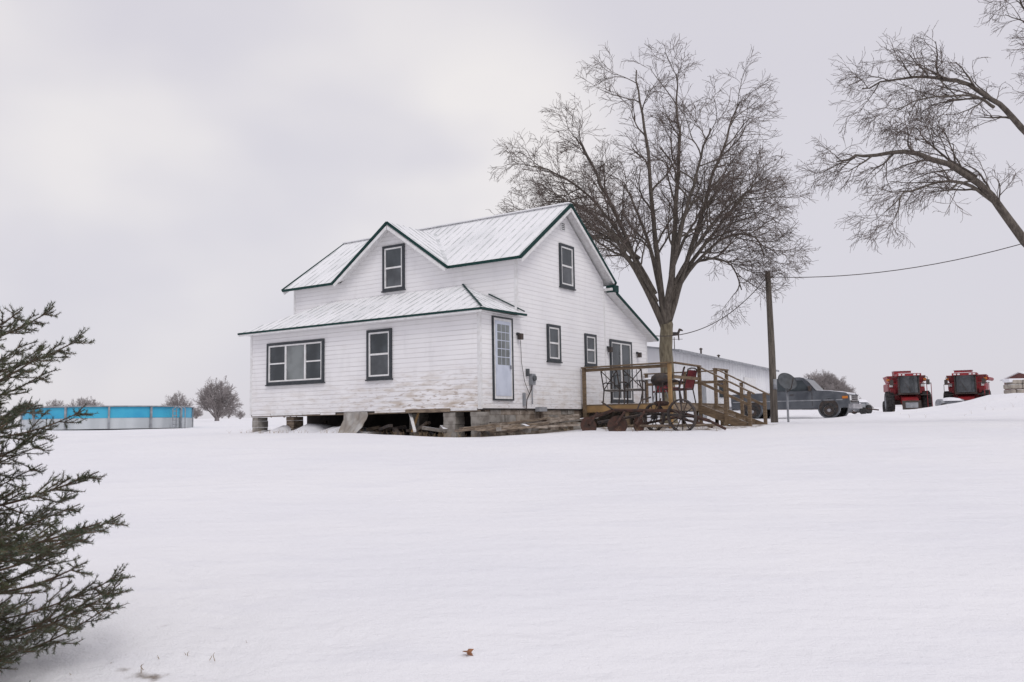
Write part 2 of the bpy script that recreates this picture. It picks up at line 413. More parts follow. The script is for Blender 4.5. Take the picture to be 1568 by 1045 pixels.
window(G,3.22,3.94,1.72,2.77,'window_kitchen'); window(G,5.41,6.12,1.69,2.67,'window_side')
window(G,4.0,4.83,3.94,5.22,'window_upper')
window(G,7.05,8.6,.62,2.61,'patio_door','v')
d=MB()
G.ring(d,.53,1.45,.58,2.75,.04,0,.05,M_dark)
G.box(d,.57,1.41,0,.03,.62,2.71,M_trimw)
G.box(d,.64,1.34,.03,.045,.70,2.64,M_door)
for i in range(3):
    for j in range(5):
        a=.72+i*.19; z=1.50+j*.215
        G.box(d,a,a+.165,.045,.05,z,z+.19,M_glass2)
G.box(d,1.27,1.30,.05,.09,1.40,1.50,M_chrome)
d.obj('porch_door',H)
d=MB()
G.box(d,4.12,4.36,0,.03,5.62,5.88,M_trimw)
for i in range(4): G.box(d,4.15,4.33,.03,.036,5.65+i*.055,5.675+i*.055,M_dark)
for a,z in ((1.72,2.33),(6.92,2.30),(9.05,2.25)):
    G.box(d,a-.05,a+.05,0,.05,z,z+.07,M_dark); G.box(d,a-.06,a+.06,.05,.16,z-.12,z+.04,M_iron)
G.box(d,2.25,2.43,0,.11,1.02,1.32,M_grey); d.lathe((.11,2.34,1.2),(1,0,0),[(.075,0),(.075,.05),(0,.05)],M_dish,14)
d.tube([(.05,2.34,1.02),(.05,2.34,.5)],.018,M_grey); d.tube([(.05,2.34,1.02),(.05,2.30,.9),(.06,2.05,.62),(.06,2.0,.3)],.014,M_iron)
d.tube([(.05,1.80,2.2),(.05,1.83,1.6),(.06,1.95,1.1),(.05,2.2,.75)],.008,M_iron)
G.box(d,2.55,2.95,0,.14,.30,.42,M_grey); G.box(d,1.92,2.0,0,.06,.45,.8,M_grey)
G.box(d,2.1,2.18,0,.08,1.25,1.45,M_dish)
d.obj('wall_fixtures',H)
d=MB()
G0=-.35
zc=G0
row=0
while zc<.355:
    h=.19; a=.5 if row%2 else .3
    while a<9.8:
        L=R(.34,.5); top=min(zc+h-.012,.355)
        G.box(d,a,min(a+L-.014,9.83),-.3,-.05+R(-.02,.02),zc,top,M_stone if random.random()<.65 else M_conc)
        a+=L
    zc+=h; row+=1
G.box(d,.3,9.83,-.29,-.075,G0,.35,M_stone)
d.box((XL+.1,2.2,G0),(-.35,2.4,.35),M_black)  # back wall coloured near-black to paint the darkness under the porch
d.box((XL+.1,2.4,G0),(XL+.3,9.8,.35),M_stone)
d.box((XL+.02,.02,.345),(-.02,9.8,.375),M_black)  # floor slab added to block light, in the same painted-dark material
d.box((XL+.02,.03,.30),(-.05,.09,.345),M_woodn)
d.obj('foundation',H)
d=MB()
def pier(x,y,w_=.36,mm=M_conc,top=.29):
    z=-.4
    while z<top-.02:
        d.box((x-w_/2+R(-.015,.015),y,z),(x+w_/2+R(-.015,.015),y+.38,min(z+.19,top)),mm); z+=.195
pier(-.16,-.0,.30); pier(XL+.2,.02,.26); pier(-7.15,.25,.30,M_woodn); pier(-2.9,.9); pier(-5.2,.8,.36,M_woodn)
pier(-1.0,.02,.40)
d.obj('support_piers',H)
d=MB()
n=24;vs=[]
for i in range(n+1):
    x=-8.9+5.0*i/n; f=math.sin(math.pi*i/n)**.6
    hh=-.22+(.20+.10*math.sin(i*1.1)+.05*math.sin(i*2.7))*f
    vs+=[(x,-.9,-.3),(x,-.35,-.24+.3*(hh+.24)),(x,.25,hh),(x,.9,hh-.02),(x,1.8,-.25)]
d.add(vs,[(5*i+j,5*i+5+j,5*i+6+j,5*i+1+j) for i in range(n) for j in range(4)],M_snowobj)
d.obj('snow_drift',H,True)
d=MB()
tv=[];tf=[]
for i in range(13):
    for j in range(7):
        a=i/12;b_=j/6
        tv.append((-3.75-.95*a+R(-.03,.03)-.35*b_*(.5-a), -.04-.35*b_*b_+.05*math.sin(i*1.7+j*.6), .37-.62*b_))
for i in range(12):
    for j in range(6): tf.append((i*7+j,i*7+j+1,(i+1)*7+j+1,(i+1)*7+j))
d.add(tv,tf,M_tarp)
d.obj('tarp',H,smooth=True)
d=MB()
for i in range(34):
    x=R(-8.3,-.8); y=R(.0,1.6); 
    d.box((0,-.06,-.04),(R(.25,.8),.06,.04),random.choice([M_woodn,M_stone,M_conc,M_iron]),Matrix.Translation((x,y,-.18+R(0,.12)))@Matrix.Rotation(R(-.8,.8),4,'Z')@Matrix.Rotation(R(-.5,.5),4,'Y'))
d.beam((-1.75,-.45,-.17),(-2.55,.3,.33),.07,.05,M_trimw)
d.beam((-2.35,.15,-.2),(-2.2,.25,.33),.06,.06,M_woody)
d.obj('debris_under_porch',H)
L=MB()
for p,q in (((.15,-1.0,-.12),(.55,2.5,.12)),((.55,-.9,-.14),(.75,1.9,-.02)),((.2,-1.25,-.16),(.5,1.2,-.05)),((.5,.4,-.12),(.9,3.3,.1)),((-.1,-.5,-.1),(.4,1.0,-.1)),((.3,-.2,-.1),(1.3,1.0,-.12)),((.4,1.4,-.05),(.55,3.9,.2)),((.9,-1.3,-.15),(1.1,.9,-.1)),((.7,.8,-.12),(1.3,2.6,-.08))):
    L.beam(p,q,.14,.05,random.choice([M_woodn,M_stone]))
for i in range(26):
    x,y=R(.15,1.2),R(-1.0,4.4); s=R(.06,.16)
    L.box((-s,-s*.7,-s*.5),(s,s*.7,s*.5),random.choice([M_stone,M_conc,M_woodn]),Matrix.Translation((x,y,-.14))@Matrix.Rotation(R(0,3),4,'Z')@Matrix.Rotation(R(-.5,.5),4,'X'))
L.box((.15,.1,-.2),(.5,.45,.0),M_stone); L.box((.3,2.2,-.2),(.7,2.6,.12),M_stone)
L.beam((.35,3.2,.0),(.6,4.9,.12),.2,.05,M_conc)
lb=L.obj('lumber_pile'); lb.location=(HX,HY,0); lb.rotation_euler=(0,0,rzH)
# ------------------------------------------------------------------ deck
D=empty('wooden_deck',(HX,HY,0),rzH)
k=MB()
dz=.50
y=5.2
while y<9.5:
    k.box((.02,y,dz-.035),(2.9,y+.135,dz),M_wood); y+=.142
k.box((0.02,5.18,dz-.23),(2.9,5.22-.001,dz-.04),M_woody); k.box((2.86,5.221,dz-.23),(2.9,9.5,dz-.04),M_woodn); k.box((.02,9.46,dz-.23),(2.85,9.5,dz-.04),M_wood)
for x,y in ((.1,5.27),(1.45,5.27),(2.78,5.27),(2.78,7.2),(2.78,9.4),(1.45,9.4)):
    k.box((x-.05,y-.05,-.35),(x+.05,y+.05,dz-.04),M_wood)
k.obj('platform',D)
k=MB()
rt=dz+1.08
def post(x,y,z1,z0=dz-.2,m=M_wood): k.box((x-.045,y-.045,z0),(x+.045,y+.045,z1),m)
post(.12,5.13,rt+.0,-.3); post(2.86,5.13,rt+.02,-.35,M_woody); post(2.95,7.12,rt,-.35); post(2.95,8.45,rt-.02,-.35); post(2.95,9.45,rt); post(.12,9.5,rt); post(1.5,9.5,rt)
def rail(p,q,m=M_wood):
    k.beam(p,q,.13,.04,m)
rail((.05,5.13,rt+.02),(2.95,5.13,rt+.04)); rail((2.95,5.2,rt+.04),(2.95,7.15,rt+.02)); rail((2.95,8.4,rt),(2.95,9.5,rt)); rail((.05,9.5,rt),(2.9,9.5,rt))
k.beam((.1,5.13,rt-.06),(2.86,5.13,rt-.045),.035,.09,M_wood); k.beam((2.95,5.2,dz+.72),(2.95,7.1,dz+.72),.035,.09,M_wood)
k.beam((.1,9.5,dz+.72),(2.86,9.5,dz+.72),.035,.09,M_wood)
ns=5
for i in range(ns):
    z=dz-.02-(i+1)*.145; x0=2.96+i*.3
    k.box((x0,7.1,z-.04),(x0+.29,8.5,z),M_wood)
    k.box((x0+.285,7.12,z-.15),(x0+.30,8.48,z-.04),M_woodn)
for y in (7.1,8.48):
    k.beam((2.92,y,dz-.16),(2.96+ns*.3,y,-.26),.045,.24,M_wood)
for y in (7.08,8.5):
    post(3.75,y,dz+.62,-.35); post(4.45,y,dz+.28,-.4)
    rail((2.92,y,rt+.02),(4.6,y,dz+.22)); k.beam((2.95,y,dz+.62),(4.5,y,dz-.12),.035,.08,M_wood)
k.obj('railing_and_stairs',D)
k=MB()
for i in range(14):
    x,y=R(.3,2.6),R(5.5,9.2)
    k.lathe((x,y,dz-.005),(0,0,1),[(R(.25,.5),0),(.2,.035),(0,.05)],M_snowobj,12)
k.obj('snow_on_deck',D,True)
def chair(name,x,y,rz,mt,fab):
    wx,wy=to_world(x,y); e=empty(name,(wx,wy,dz),rz)
    c=MB()
    for sx in (-.27,.27):
        c.tube([(sx,-.25,0),(sx,-.27,.4),(sx,-.27,.64),(sx,.1,.66),(sx,.22,.62)],.02,mt)
        c.tube([(sx,.28,0),(sx,.2,.42),(sx,.36,1.0)],.02,mt)
        c.tube([(sx,-.27,.4),(sx,.2,.42)],.015,mt)
    c.tube([(-.27,.36,1.0),(-.1,.38,1.04),(.1,.38,1.04),(.27,.36,1.0)],.02,mt)
    c.tube([(-.27,.2,.42),(.27,.2,.42)],.014,mt); c.tube([(-.27,-.27,.4),(.27,-.27,.4)],.014,mt)
    c.tube([(-.25,.21,.46),(.25,.35,.98)],.016,mt); c.tube([(.25,.21,.46),(-.25,.35,.98)],.016,mt)
    c.tube([(-.13,.21,.46),(-.13,.36,1.0)],.009,mt);c.tube([(.13,.21,.46),(.13,.36,1.0)],.009,mt)
    c.obj('frame',e)
    c=MB(); c.box((-.26,-.27,.40),(.26,.2,.45),fab)
    if fab is M_redch: c.slab([(-.25,.22,.48),(.25,.22,.48),(.25,.36,.98),(-.25,.36,.98)],.03,fab)
    c.obj('cushion',e,bevel=.01)
chair('patio_chair',.75,5.9,rzH+3.1,M_iron,M_tarp); chair('patio_chair',1.45,5.8,rzH+3.4,M_iron,M_tarp)
chair('patio_chair',2.45,7.0,rzH-1.7,M_iron,M_redch); chair('patio_chair',1.1,8.6,rzH+.2,M_iron,M_redch); chair('patio_chair',2.5,6.1,rzH-1.2,M_iron,M_redch)
wx,wy=to_world(1.5,7.2); e=empty('patio_table',(wx,wy,dz),rzH); c=MB()
c.lathe((0,0,.72),(0,0,1),[(0,0),(.62,0),(.64,.015),(.62,.03),(0,.03)],M_glass2,28)
for i in range(4):
    a=i*math.pi/2+.4; c.tube([(.5*math.cos(a),.5*math.sin(a),0),(.42*math.cos(a),.42*math.sin(a),.4),(.5*math.cos(a),.5*math.sin(a),.72)],.02,M_iron)
c.lathe((0,0,.75),(0,0,1),[(.45,0),(.35,.06),(0,.09)],M_snowobj,20)
c.obj('top_and_legs',e)
wx,wy=to_world(1.95,6.5); e=empty('charcoal_grill',(wx,wy,dz),rzH); c=MB()
c.lathe((0,0,.52),(0,0,1),[(0,0),(.2,.03),(.27,.14),(.28,.18),(.25,.30),(.12,.38),(0,.39)],M_iron,20)
for i in range(3):
    a=i*2.1; c.tube([(.12*math.cos(a),.12*math.sin(a),.56),(.3*math.cos(a),.3*math.sin(a),0)],.013,M_grey)
c.obj('bowl_and_legs',e,True)
# ------------------------------------------------------------------ antique plow
wx,wy=to_world(3.35,3.15); pz0=zgf(wx,wy)-.02
e=empty('antique_plow',(wx,wy,pz0),rzH+.15,1.08); c=MB()
def swheel(cn,ax,rr,ns=10,mm=M_rust):
    cn=Vector(cn);ax=Vector(ax).normalized()
    c.lathe(cn,ax,[(rr,-.04),(rr,.04),(rr-.035,.04),(rr-.035,-.04),(rr,-.04)],mm,28)
    c.lathe(cn,ax,[(0,-.08),(.05,-.08),(.05,.08),(0,.08)],mm,10)
    a=ax.cross(Vector((0,0,1))).normalized();b=ax.cross(a)
    for i in range(ns):
        t=2*math.pi*i/ns; dd=a*math.cos(t)+b*math.sin(t); c.tube([cn+dd*.04,cn+dd*(rr-.02)],.014,mm,5)
swheel((.55,.1,.38),(.35,.93,.06),.40,12,M_iron); swheel((-.25,.55,.36),(.5,.86,.0),.34,10,M_iron)
for xx,yy,rr_,ax in ((-1.75,-.05,.22,(.75,-.6,.25)),(-1.05,.1,.24,(.15,-.95,.3)),(-.55,.2,.19,(.9,-.4,.1))):
    c.lathe((xx,yy,.17),ax,[(0,-.06),(rr_*.5,-.045),(rr_,0),(rr_+.01,.012),(rr_*.5,-.03),(0,-.045)],M_rust,20)
c.tube([(-1.95,.1,.3),(-1.2,.3,.55),(.3,.3,.5),(1.2,.1,.25)],.045,M_rust); c.tube([(-1.7,.5,.25),(-.4,.7,.45),(.9,.5,.35)],.04,M_iron)
c.tube([(-.6,.3,.55),(-.5,.35,.78),(-.3,.5,.85)],.022,M_iron); c.tube([(-.1,.3,.5),(.05,.1,.8)],.02,M_rust); c.tube([(-1.2,.3,.55),(-1.4,.0,.75)],.022,M_iron)
for xx in (-1.75,-1.05,-.55): c.tube([(xx,0,.2),(xx+.15,.25,.5)],.035,M_rust)
c.lathe((.0,.35,.66),(0,.2,1),[(0,-.02),(.16,.0),(.19,.05),(.16,.02),(0,0)],M_rust,16); c.tube([(-.1,.3,.5),(0,.35,.66)],.02,M_iron)
c.tube([(1.2,.1,.25),(1.6,-.1,.06)],.035,M_rust); c.tube([(-1.0,.3,.15),(1.3,.4,.15)],.035,M_woodn)
c.tube([(-.8,.6,.15),(.2,.9,.35),(1.1,.9,.1)],.035,M_rust)
c.obj('frame_discs_wheels',e)
# ------------------------------------------------------------------ pole & wires
def upole(x,y,top,name):
    e=empty(name,(x,y,zgf(x,y)-.3)); h=top-zgf(x,y)+.3
    c=MB(); c.tube([(0,0,0),(.02,0,h*.5),(0,0,h)],[.145,.13,.105],M_pole,14)
    c.tube([(.12,0,h-.25),(.17,0,h-.25),(.17,0,h-.12)],.03,M_iron); c.tube([(-.11,0,h-.35),(-.17,0,h-.35)],.025,M_iron)
    c.box((-.02,-.16,1.6),(.12,-.11,2.0),M_grey)
    c.obj('pole',e,True)
upole(10.25,34,5.85,'utility_pole'); upole(24.5,27,8.6,'utility_pole')
c=MB()
def wire(p,q,sag,r_=.016):
    p=Vector(p);q=Vector(q); c.tube([p.lerp(q,i/24)-Vector((0,0,4*sag*(i/24)*(1-i/24))) for i in range(25)],r_,M_iron,5)
wire((10.4,34,5.62),(24.4,27,8.5),1.2); wire((10.1,34,5.5),(4.75,29.75,2.95),.7)
c.obj('overhead_wires')
sx,sy=11.05,34.8; sz=zgf(sx,sy)
e=empty('satellite_dish',(sx,sy,sz)); c=MB()
c.tube([(0,0,-.2),(0,0,1.45)],.045,M_grey,10)
c.lathe((0,-.05,1.62),(.2,-.85,.5),[(0,-.10),(.18,-.08),(.34,-.02),(.40,.03),(.41,.04),(.33,.0),(.18,-.06),(0,-.08)],M_dish,28)
c.tube([(0,0,1.2),(.05,-.4,1.35),(.1,-.55,1.75)],.02,M_iron)
c.obj('dish_and_mast',e,True)
# ------------------------------------------------------------------ pickup truck
tx,ty=14.3,44.0
e=empty('pickup_truck',(tx,ty,zgf(tx,ty)-.04),math.atan2(-.56,.83)); c=MB()
c.prism([(-2.9,.62),(-2.93,1.28),(-.74,1.30),(-.70,1.34),(1.25,1.36),(1.9,1.33),(2.75,1.22),(2.9,1.1),(2.92,.62),(2.45,.52),(-2.4,.55)],-.97,.97,M_truck)
b1=c.obj('body',e,bevel=.06); c=MB()
def taper(prof,w0,w1,zb,zt,m):
    n=len(prof); f=lambda z:w0+(w1-w0)*(z-zb)/(zt-zb)
    vs=[(x,-f(z),z) for x,z in prof]+[(x,f(z),z) for x,z in prof]
    c.add(vs,[tuple(range(n)),tuple(range(n,2*n))[::-1]]+[(i,(i+1)%n,(i+1)%n+n,i+n) for i in range(n)],m)
taper([(-.78,1.30),(-.66,1.97),(-.48,2.05),(.55,2.05),(.75,2.0),(1.35,1.33)],.93,.76,1.30,2.05,M_truck)
c.obj('cab',e,bevel=.03); c=MB()
for sg in (-1,1):
    def sp(x,z): 
        return (x,sg*(.935+( .765-.935)*(z-1.30)/.75+.006),z)
    for q in ([(-.62,1.40),(-.54,1.92),(-.08,1.92),(-.08,1.40)],[(.0,1.40),(.0,1.92),(.68,1.92),(1.12,1.40)]):
        c.poly([sp(*p) for p in q],M_glass)
    for sx_ in (-.04,1.16): c.box((sx_,sg*.972-.006,.62),(sx_+.02,sg*.972+.006,1.32),M_iron)
    c.box((-2.85,sg*.975-.008,.88),(2.6,sg*.975+.008,.93),M_grey)
c.poly([(1.345,-.84,1.40),(1.345,.84,1.40),(.86,.72,1.96),(.86,-.72,1.96)],M_glass)
c.poly([(-.80,-.82,1.40),(-.80,.82,1.40),(-.69,.72,1.92),(-.69,-.72,1.92)],M_glass)
c.box((2.90,-.62,.80),(2.96,.62,1.12),M_iron)
for i in range(3): c.box((2.96,-.62,.84+i*.09),(2.975,.62,.87+i*.09),M_chrome)
c.box((2.88,-1.0,.48),(3.08,1.0,.70),M_chrome); c.box((-3.1,-.98,.5),(-2.92,.98,.70),M_chrome)
for sg in (-1,1):
    c.box((2.88,sg*.80-.15,.86),(2.95,sg*.80+.15,1.10),M_trimw); c.box((2.6,sg*.985-.015,.96),(2.86,sg*.985+.015,1.08),M_lamp)
    c.box((1.05,sg*1.08-.12,1.36),(1.16,sg*1.08+.12,1.62),M_iron)
    c.box((-.02+.1,sg*.985-.012,1.18),(.28,sg*.985+.012,1.22),M_iron)
    for wx_ in (1.95,-1.85):
        c.lathe((wx_,sg*.90,.52),(0,sg,0),[(.50,-.2),(.53,.085),(.46,.10),(.45,-.2)],M_truck,24)
        c.lathe((wx_,sg*.84,.40),(0,sg,0),[(0,-.12),(.36,-.12),(.41,-.08),(.41,.1),(.36,.15),(.25,.16)],M_tire,24)
        c.lathe((wx_,sg*.84,.40),(0,sg,0),[(.26,.16),(.22,.10),(.1,.13),(.07,.17),(0,.17)],M_chrome,16)
        c.lathe((wx_,sg*.90,.50),(0,sg,0),[(.47,.075),(0,.075)],M_iron,20)
c.slab([(1.40,-.88,1.42),(2.1,-.88,1.37),(2.80,-.84,1.24),(2.80,.84,1.24),(2.1,.88,1.37),(1.40,.88,1.42)],.06,M_snowobj)
c.slab([(-.45,-.68,2.09),(.55,-.68,2.09),(.55,.68,2.09),(-.45,.68,2.09)],.05,M_snowobj)
c.slab([(-2.86,-.90,1.34),(-.82,-.90,1.36),(-.82,.90,1.36),(-2.86,.90,1.34)],.05,M_snowobj)
c.obj('trim_and_wheels',e)
# ------------------------------------------------------------------ combines
def combine(x,y,rz):
    e=empty('combine_harvester',(x,y,zgf(x,y)-.12),rz)
    c=MB()
    c.box((-1.25,.35,1.15),(1.25,5.6,2.75),M_red); c.box((-1.5,.55,2.0),(1.5,4.6,2.72),M_red)
    c.box((-1.15,5.3,1.6),(1.15,6.6,2.6),M_red)
    c.obj('body',e,bevel=.08); c=MB()
    b0=[(-1.4,.6,2.75),(1.4,.6,2.75),(1.4,3.4,2.75),(-1.4,3.4,2.75)]; b1=[(-1.62,.45,3.35),(1.62,.45,3.35),(1.62,3.6,3.35),(-1.62,3.6,3.35)]
    c.add(b0+b1,[(0,1,5,4),(1,2,6,5),(2,3,7,6),(3,0,4,7),(4,5,6,7)],M_red)
    c.box((-1.1,3.7,2.76),(1.1,5.3,3.3),M_red)
    c.box((-.95,.6,3.36),(.45,2.2,3.78),M_red); c.box((-1.0,.55,3.78),(.5,2.25,3.83),M_snowobj)
    for sx in (-1.5,-.75,0,.75,1.5): c.box((sx-.03,.40,2.8),(sx+.03,.44,3.33),M_iron)
    for sx in (-.82,.82):
        c.beam((sx,-1.05,1.75),(sx*.97,-1.2,3.25),.10,.10,M_iron); c.beam((sx,.3,1.75),(sx,.3,3.25),.1,.1,M_red)
    c.box((-.86,-1.1,1.62),(.86,.34,1.78),M_iron)
    c.obj('tank_and_cab_frame',e,bevel=.02); c=MB()
    arc=[(-.8,-1.0),(-.45,-1.14),(0,-1.18),(.45,-1.14),(.8,-1.0),(.8,.3),(-.8,.3)]
    n=len(arc)
    c.add([(a,b,1.78) for a,b in arc]+[(a*.98,b-.12*(b<0),3.25) for a,b in arc],[(i,(i+1)%n,(i+1)%n+n,i+n) for i in range(n)],M_glass3)
    c.beam((.1,-1.22,1.9),(-.35,-1.30,2.7),.03,.03,M_iron)
    c.obj('cab_glass',e); c=MB()
    c.box((-.98,-1.5,3.25),(.98,.45,3.46),M_red); c.box((-.8,-1.2,3.46),(.8,.3,3.52),M_snowobj)
    for sx in (-.75,-.45,.45,.75): c.box((sx-.1,-1.53,3.29),(sx+.1,-1.5,3.41),M_trimw)
    c.obj('cab_roof',e,bevel=.04); c=MB()
    f0=[(-.62,.2,1.05),(.62,.2,1.05),(.62,.2,1.75),(-.62,.2,1.75)]; f1=[(-.66,-2.1,.35),(.66,-2.1,.35),(.66,-2.1,1.0),(-.66,-2.1,1.0)]
    c.add(f0+f1,[(0,1,5,4),(1,2,6,5),(2,3,7,6),(3,0,4,7),(4,5,6,7)],M_red)
    c.box((-.75,-2.2,.3),(.75,-2.1,1.08),M_iron); c.box((-.5,-2.22,.45),(.5,-2.2,.9),M_grey)
    c.box((.9,-1.0,1.55),(1.75,.3,1.62),M_iron)
    for sx in (1.45,1.8): c.tube([(sx,-1.0,.5),(sx,-.9,2.6)],.03,M_red,6)
    for i in range(4): c.box((1.45,-1.02,.6+i*.28),(1.8,-.88,.63+i*.28),M_iron)
    c.tube([(.95,-1.0,2.55),(1.8,-.95,2.6),(1.8,.2,2.6)],.03,M_iron)
    c.tube([(-.95,-1.0,1.6),(-1.7,-.9,1.6),(-1.7,-.9,2.5),(-.95,-.95,2.5)],.03,M_iron)
    for sx in (-1,1):
        c.tube([(sx*.85,-1.3,3.2),(sx*1.45,-1.6,3.1),(sx*1.45,-1.6,2.9)],.03,M_iron); c.box((sx*1.45-.14,-1.66,2.45),(sx*1.45+.14,-1.6,2.9),M_iron)
        c.box((sx*1.52-.12,.40,2.9),(sx*1.52+.12,.44,3.1),M_lamp)
        c.box((sx*1.2-.22,-.0,1.75),(sx*1.2+.22,.3,2.2),M_red); c.box((sx*1.3-.14,.28,2.35),(sx*1.3+.14,.34,2.6),M_trimw)
        c.lathe((sx*1.50,.3,.95),(sx,0,0),[(0,-.36),(.75,-.38),(.9,-.34),(.95,-.26),(.95,.26),(.9,.34),(.6,.36)],M_tire,28)
        for i in range(22):
            t=2*math.pi*i/22; cy,cz=.3+.95*math.cos(t),.95+.95*math.sin(t)
            c.box((-.31,-.035,-.03),(.31,.035,.06),M_tire,Matrix.Translation((sx*1.50,cy,cz))@Matrix.Rotation(t-math.pi/2,4,'X')@Matrix.Rotation(.35*(-1)**i,4,'Z'))
        c.lathe((sx*1.50,.3,.95),(sx,0,0),[(.6,.34),(.5,.2),(.15,.22),(.12,.3),(0,.3)],M_grey,20)
        c.lathe((sx*1.35,5.0,.6),(sx,0,0),[(0,-.2),(.5,-.22),(.6,-.16),(.6,.16),(.5,.22),(.3,.22)],M_tire,20)
    c.box((-1.3,.25,.75),(1.3,.5,1.15),M_iron)
    c.tube([(1.6,1.0,3.0),(1.75,6.3,3.1)],.17,M_red,10)
    c.obj('running_gear',e)
combine(35.2,77,-.30); combine(40.2,76.5,-.55)
def implement(name,x,y,s,rz):
    e=empty(name,(x,y,zgf(x,y)),rz,s); c=MB()
    c.tube([(-1.2,0,.7),(1.2,0,.7)],.42,M_grey,14); c.lathe((0,0,1.05),(0,0,1),[(1.0,-.1),(.8,.1),(.3,.2),(0,.22)],M_snowobj,14)
    for sx in (-1,1):
        c.lathe((sx*1.0,-.5,.38),(0,1,0),[(0,-.1),(.36,-.1),(.38,0),(.36,.1),(0,.1)],M_tire,16)
        c.beam((sx*.9,-.4,.4),(sx*.9,.4,.6),.1,.1,M_iron)
    c.beam((0,-.5,.5),(.2,-1.9,.3),.1,.1,M_rust); c.beam((-1.3,-.1,.3),(1.3,-.1,.3),.1,.15,M_rust)
    c.obj('tank_frame_wheels',e)
implement('field_sprayer',36.9,73,.95,.2); implement('farm_implement',22.6,57,.8,.6); implement('farm_implement',20.4,52,.6,-.4)
# ------------------------------------------------------------------ white barn
bd=Vector((.482,.876,0))
bx,by=7.5,40.0
e=empty('white_barn',(bx,by,0),math.atan2(bd.y,bd.x)); c=MB()
Lb,Wb,ez,rz_=21,7.0,3.28,3.85
c.poly([(0,0,-.3),(Lb,0,-.3),(Lb,0,ez),(0,0,ez)],M_barn); c.poly([(0,Wb,-.3),(Lb,Wb,-.3),(Lb,Wb,ez),(0,Wb,ez)],M_barn)
for x in (0,Lb): c.poly([(x,0,-.3),(x,Wb,-.3),(x,Wb,ez),(x,Wb/2,rz_-.05),(x,0,ez)],M_barn)
x=.3
while x<Lb: c.box((x,-.012,-.3),(x+.03,-.001,ez-.02),M_barn); x+=.6
c.obj('walls',e); c=MB()
c.slab([(-.3,-.35,ez-.03),(Lb+.3,-.35,ez-.03),(Lb+.3,Wb/2,rz_),(-.3,Wb/2,rz_)],.08,M_roof,M_grey)
c.slab([(-.3,Wb/2,rz_),(Lb+.3,Wb/2,rz_),(Lb+.3,Wb+.35,ez-.03),(-.3,Wb+.35,ez-.03)],.08,M_roof,M_grey)
c.beam((-.3,-.37,ez-.08),(Lb+.3,-.37,ez-.08),.04,.12,M_grey)
for x,h in ((7.5,.45),(11,.3)): c.tube([(x,.9,ez+.1),(x,.9,ez+.1+h)],.05,M_iron,8); c.lathe((x,.9,ez+.1+h),(0,0,1),[(.1,0),(.1,.04),(0,.1)],M_iron,10)
c.obj('roof',e); c=MB()
c.box((13,-.05,-.2),(16,-.021,2.5),M_trimw); c.box((4,-.05,-.2),(4.95,-.021,2.0),M_grey); c.box((7.5,-.05,1.2),(8.5,-.021,2.0),M_glass)
c.obj('doors',e)
c=MB()
c.tube([(0,0,-.3),(0,0,.6)],.02,M_iron,6)
c.prism([(-.28,.62),(-.26,.82),(-.34,.72),(-.30,.86),(.16,.84),(.24,1.02),(.34,1.0),(.44,.92),(.42,.88),(.30,.9),(.24,.74),(.25,.45),(.2,.45),(.18,.68),(-.2,.68),(-.22,.45),(-.27,.45)],-.02,.02,M_iron)
c.tube([(-.4,0,.5),(.4,0,.5)],.012,M_iron,5)
vp=c.obj('horse_weathervane'); vp.location=(7.75,41.0,3.35)
e=empty('red_barn',(63.4,100,.3),.1); c=MB()
c.poly([(-2.6,0,0),(6,0,0),(6,0,4.0),(-2.6,0,4.0)],M_brownred); c.poly([(-2.6,0,0),(-2.6,6,0),(-2.6,6,4.0),(-2.6,3,4.7),(-2.6,0,4.0)],M_brownred)
c.slab([(-2.9,-.4,3.95),(6.3,-.4,3.95),(6.3,3,4.8),(-2.9,3,4.8)],.1,M_roof); c.slab([(-2.9,3,4.8),(6.3,3,4.8),(6.3,6.4,3.95),(-2.9,6.4,3.95)],.1,M_roof)
c.box((0,-.03,2.2),(1,-.001,3.2),M_trimw)
c.obj('barn_body',e)
c=MB()
for j in range(7):
    a=R(0,.3)
    while a<8.3:
        L_=R(.35,.9); c.box((a,R(-.1,.1),j*.33),(min(a+L_,8.6),.9,j*.33+R(.27,.32)),M_beige if random.random()<.75 else M_stone); a+=L_+.02
c.box((0,.1,2.1),(8.4,.85,2.36),M_snowobj)
sw=c.obj('stone_wall',bevel=.06); sw.location=(34.6,60,.15); sw.rotation_euler=(0,0,.1)
# ------------------------------------------------------------------ pool
e=empty('swimming_pool',(-23.3,50,zgf(-23.3,50)-.02)); c=MB(); pr=4.4
c.lathe((0,0,0),(0,0,1),[(pr,0),(pr,1.15)],M_poolw,64)
c.lathe((0,0,0),(0,0,1),[(pr+.02,.58),(pr+.03,1.16),(pr-.0,1.17)],M_blue,64)
c.lathe((0,0,1.17),(0,0,1),[(pr+.14,0),(pr+.14,.05),(pr-.12,.07),(pr-.12,0),(pr+.14,0)],M_grey,64)
c.lathe((0,0,1.0),(0,0,1),[(pr-.05,.0),(pr*.6,-.05),(0,-.08)],M_snowobj,48)
for i in range(13):
    t=2*math.pi*i/13+.3; x,y=(pr+.07)*math.cos(t),(pr+.07)*math.sin(t)
    c.box((-.05,-.05,0),(.05,.05,1.17),M_grey,Matrix.Translation((x,y,0))@Matrix.Rotation(t,4,'Z'))
c.obj('pool_wall',e)
c=MB(); c.tube([(0,0,0),(0,0,1.1),(.3,0,1.25),(.5,0,1.1),(.5,0,0)],.03,M_grey); c.tube([(0,.5,0),(0,.5,1.1),(.3,.5,1.25),(.5,.5,1.1),(.5,.5,0)],.03,M_grey)
for i in range(4): c.box((.0,0,.2+i*.25),(.06,.5,.24+i*.25),M_grey)
o=c.obj('pool_ladder'); o.location=(-18.9,48.0,zgf(-18.9,48))
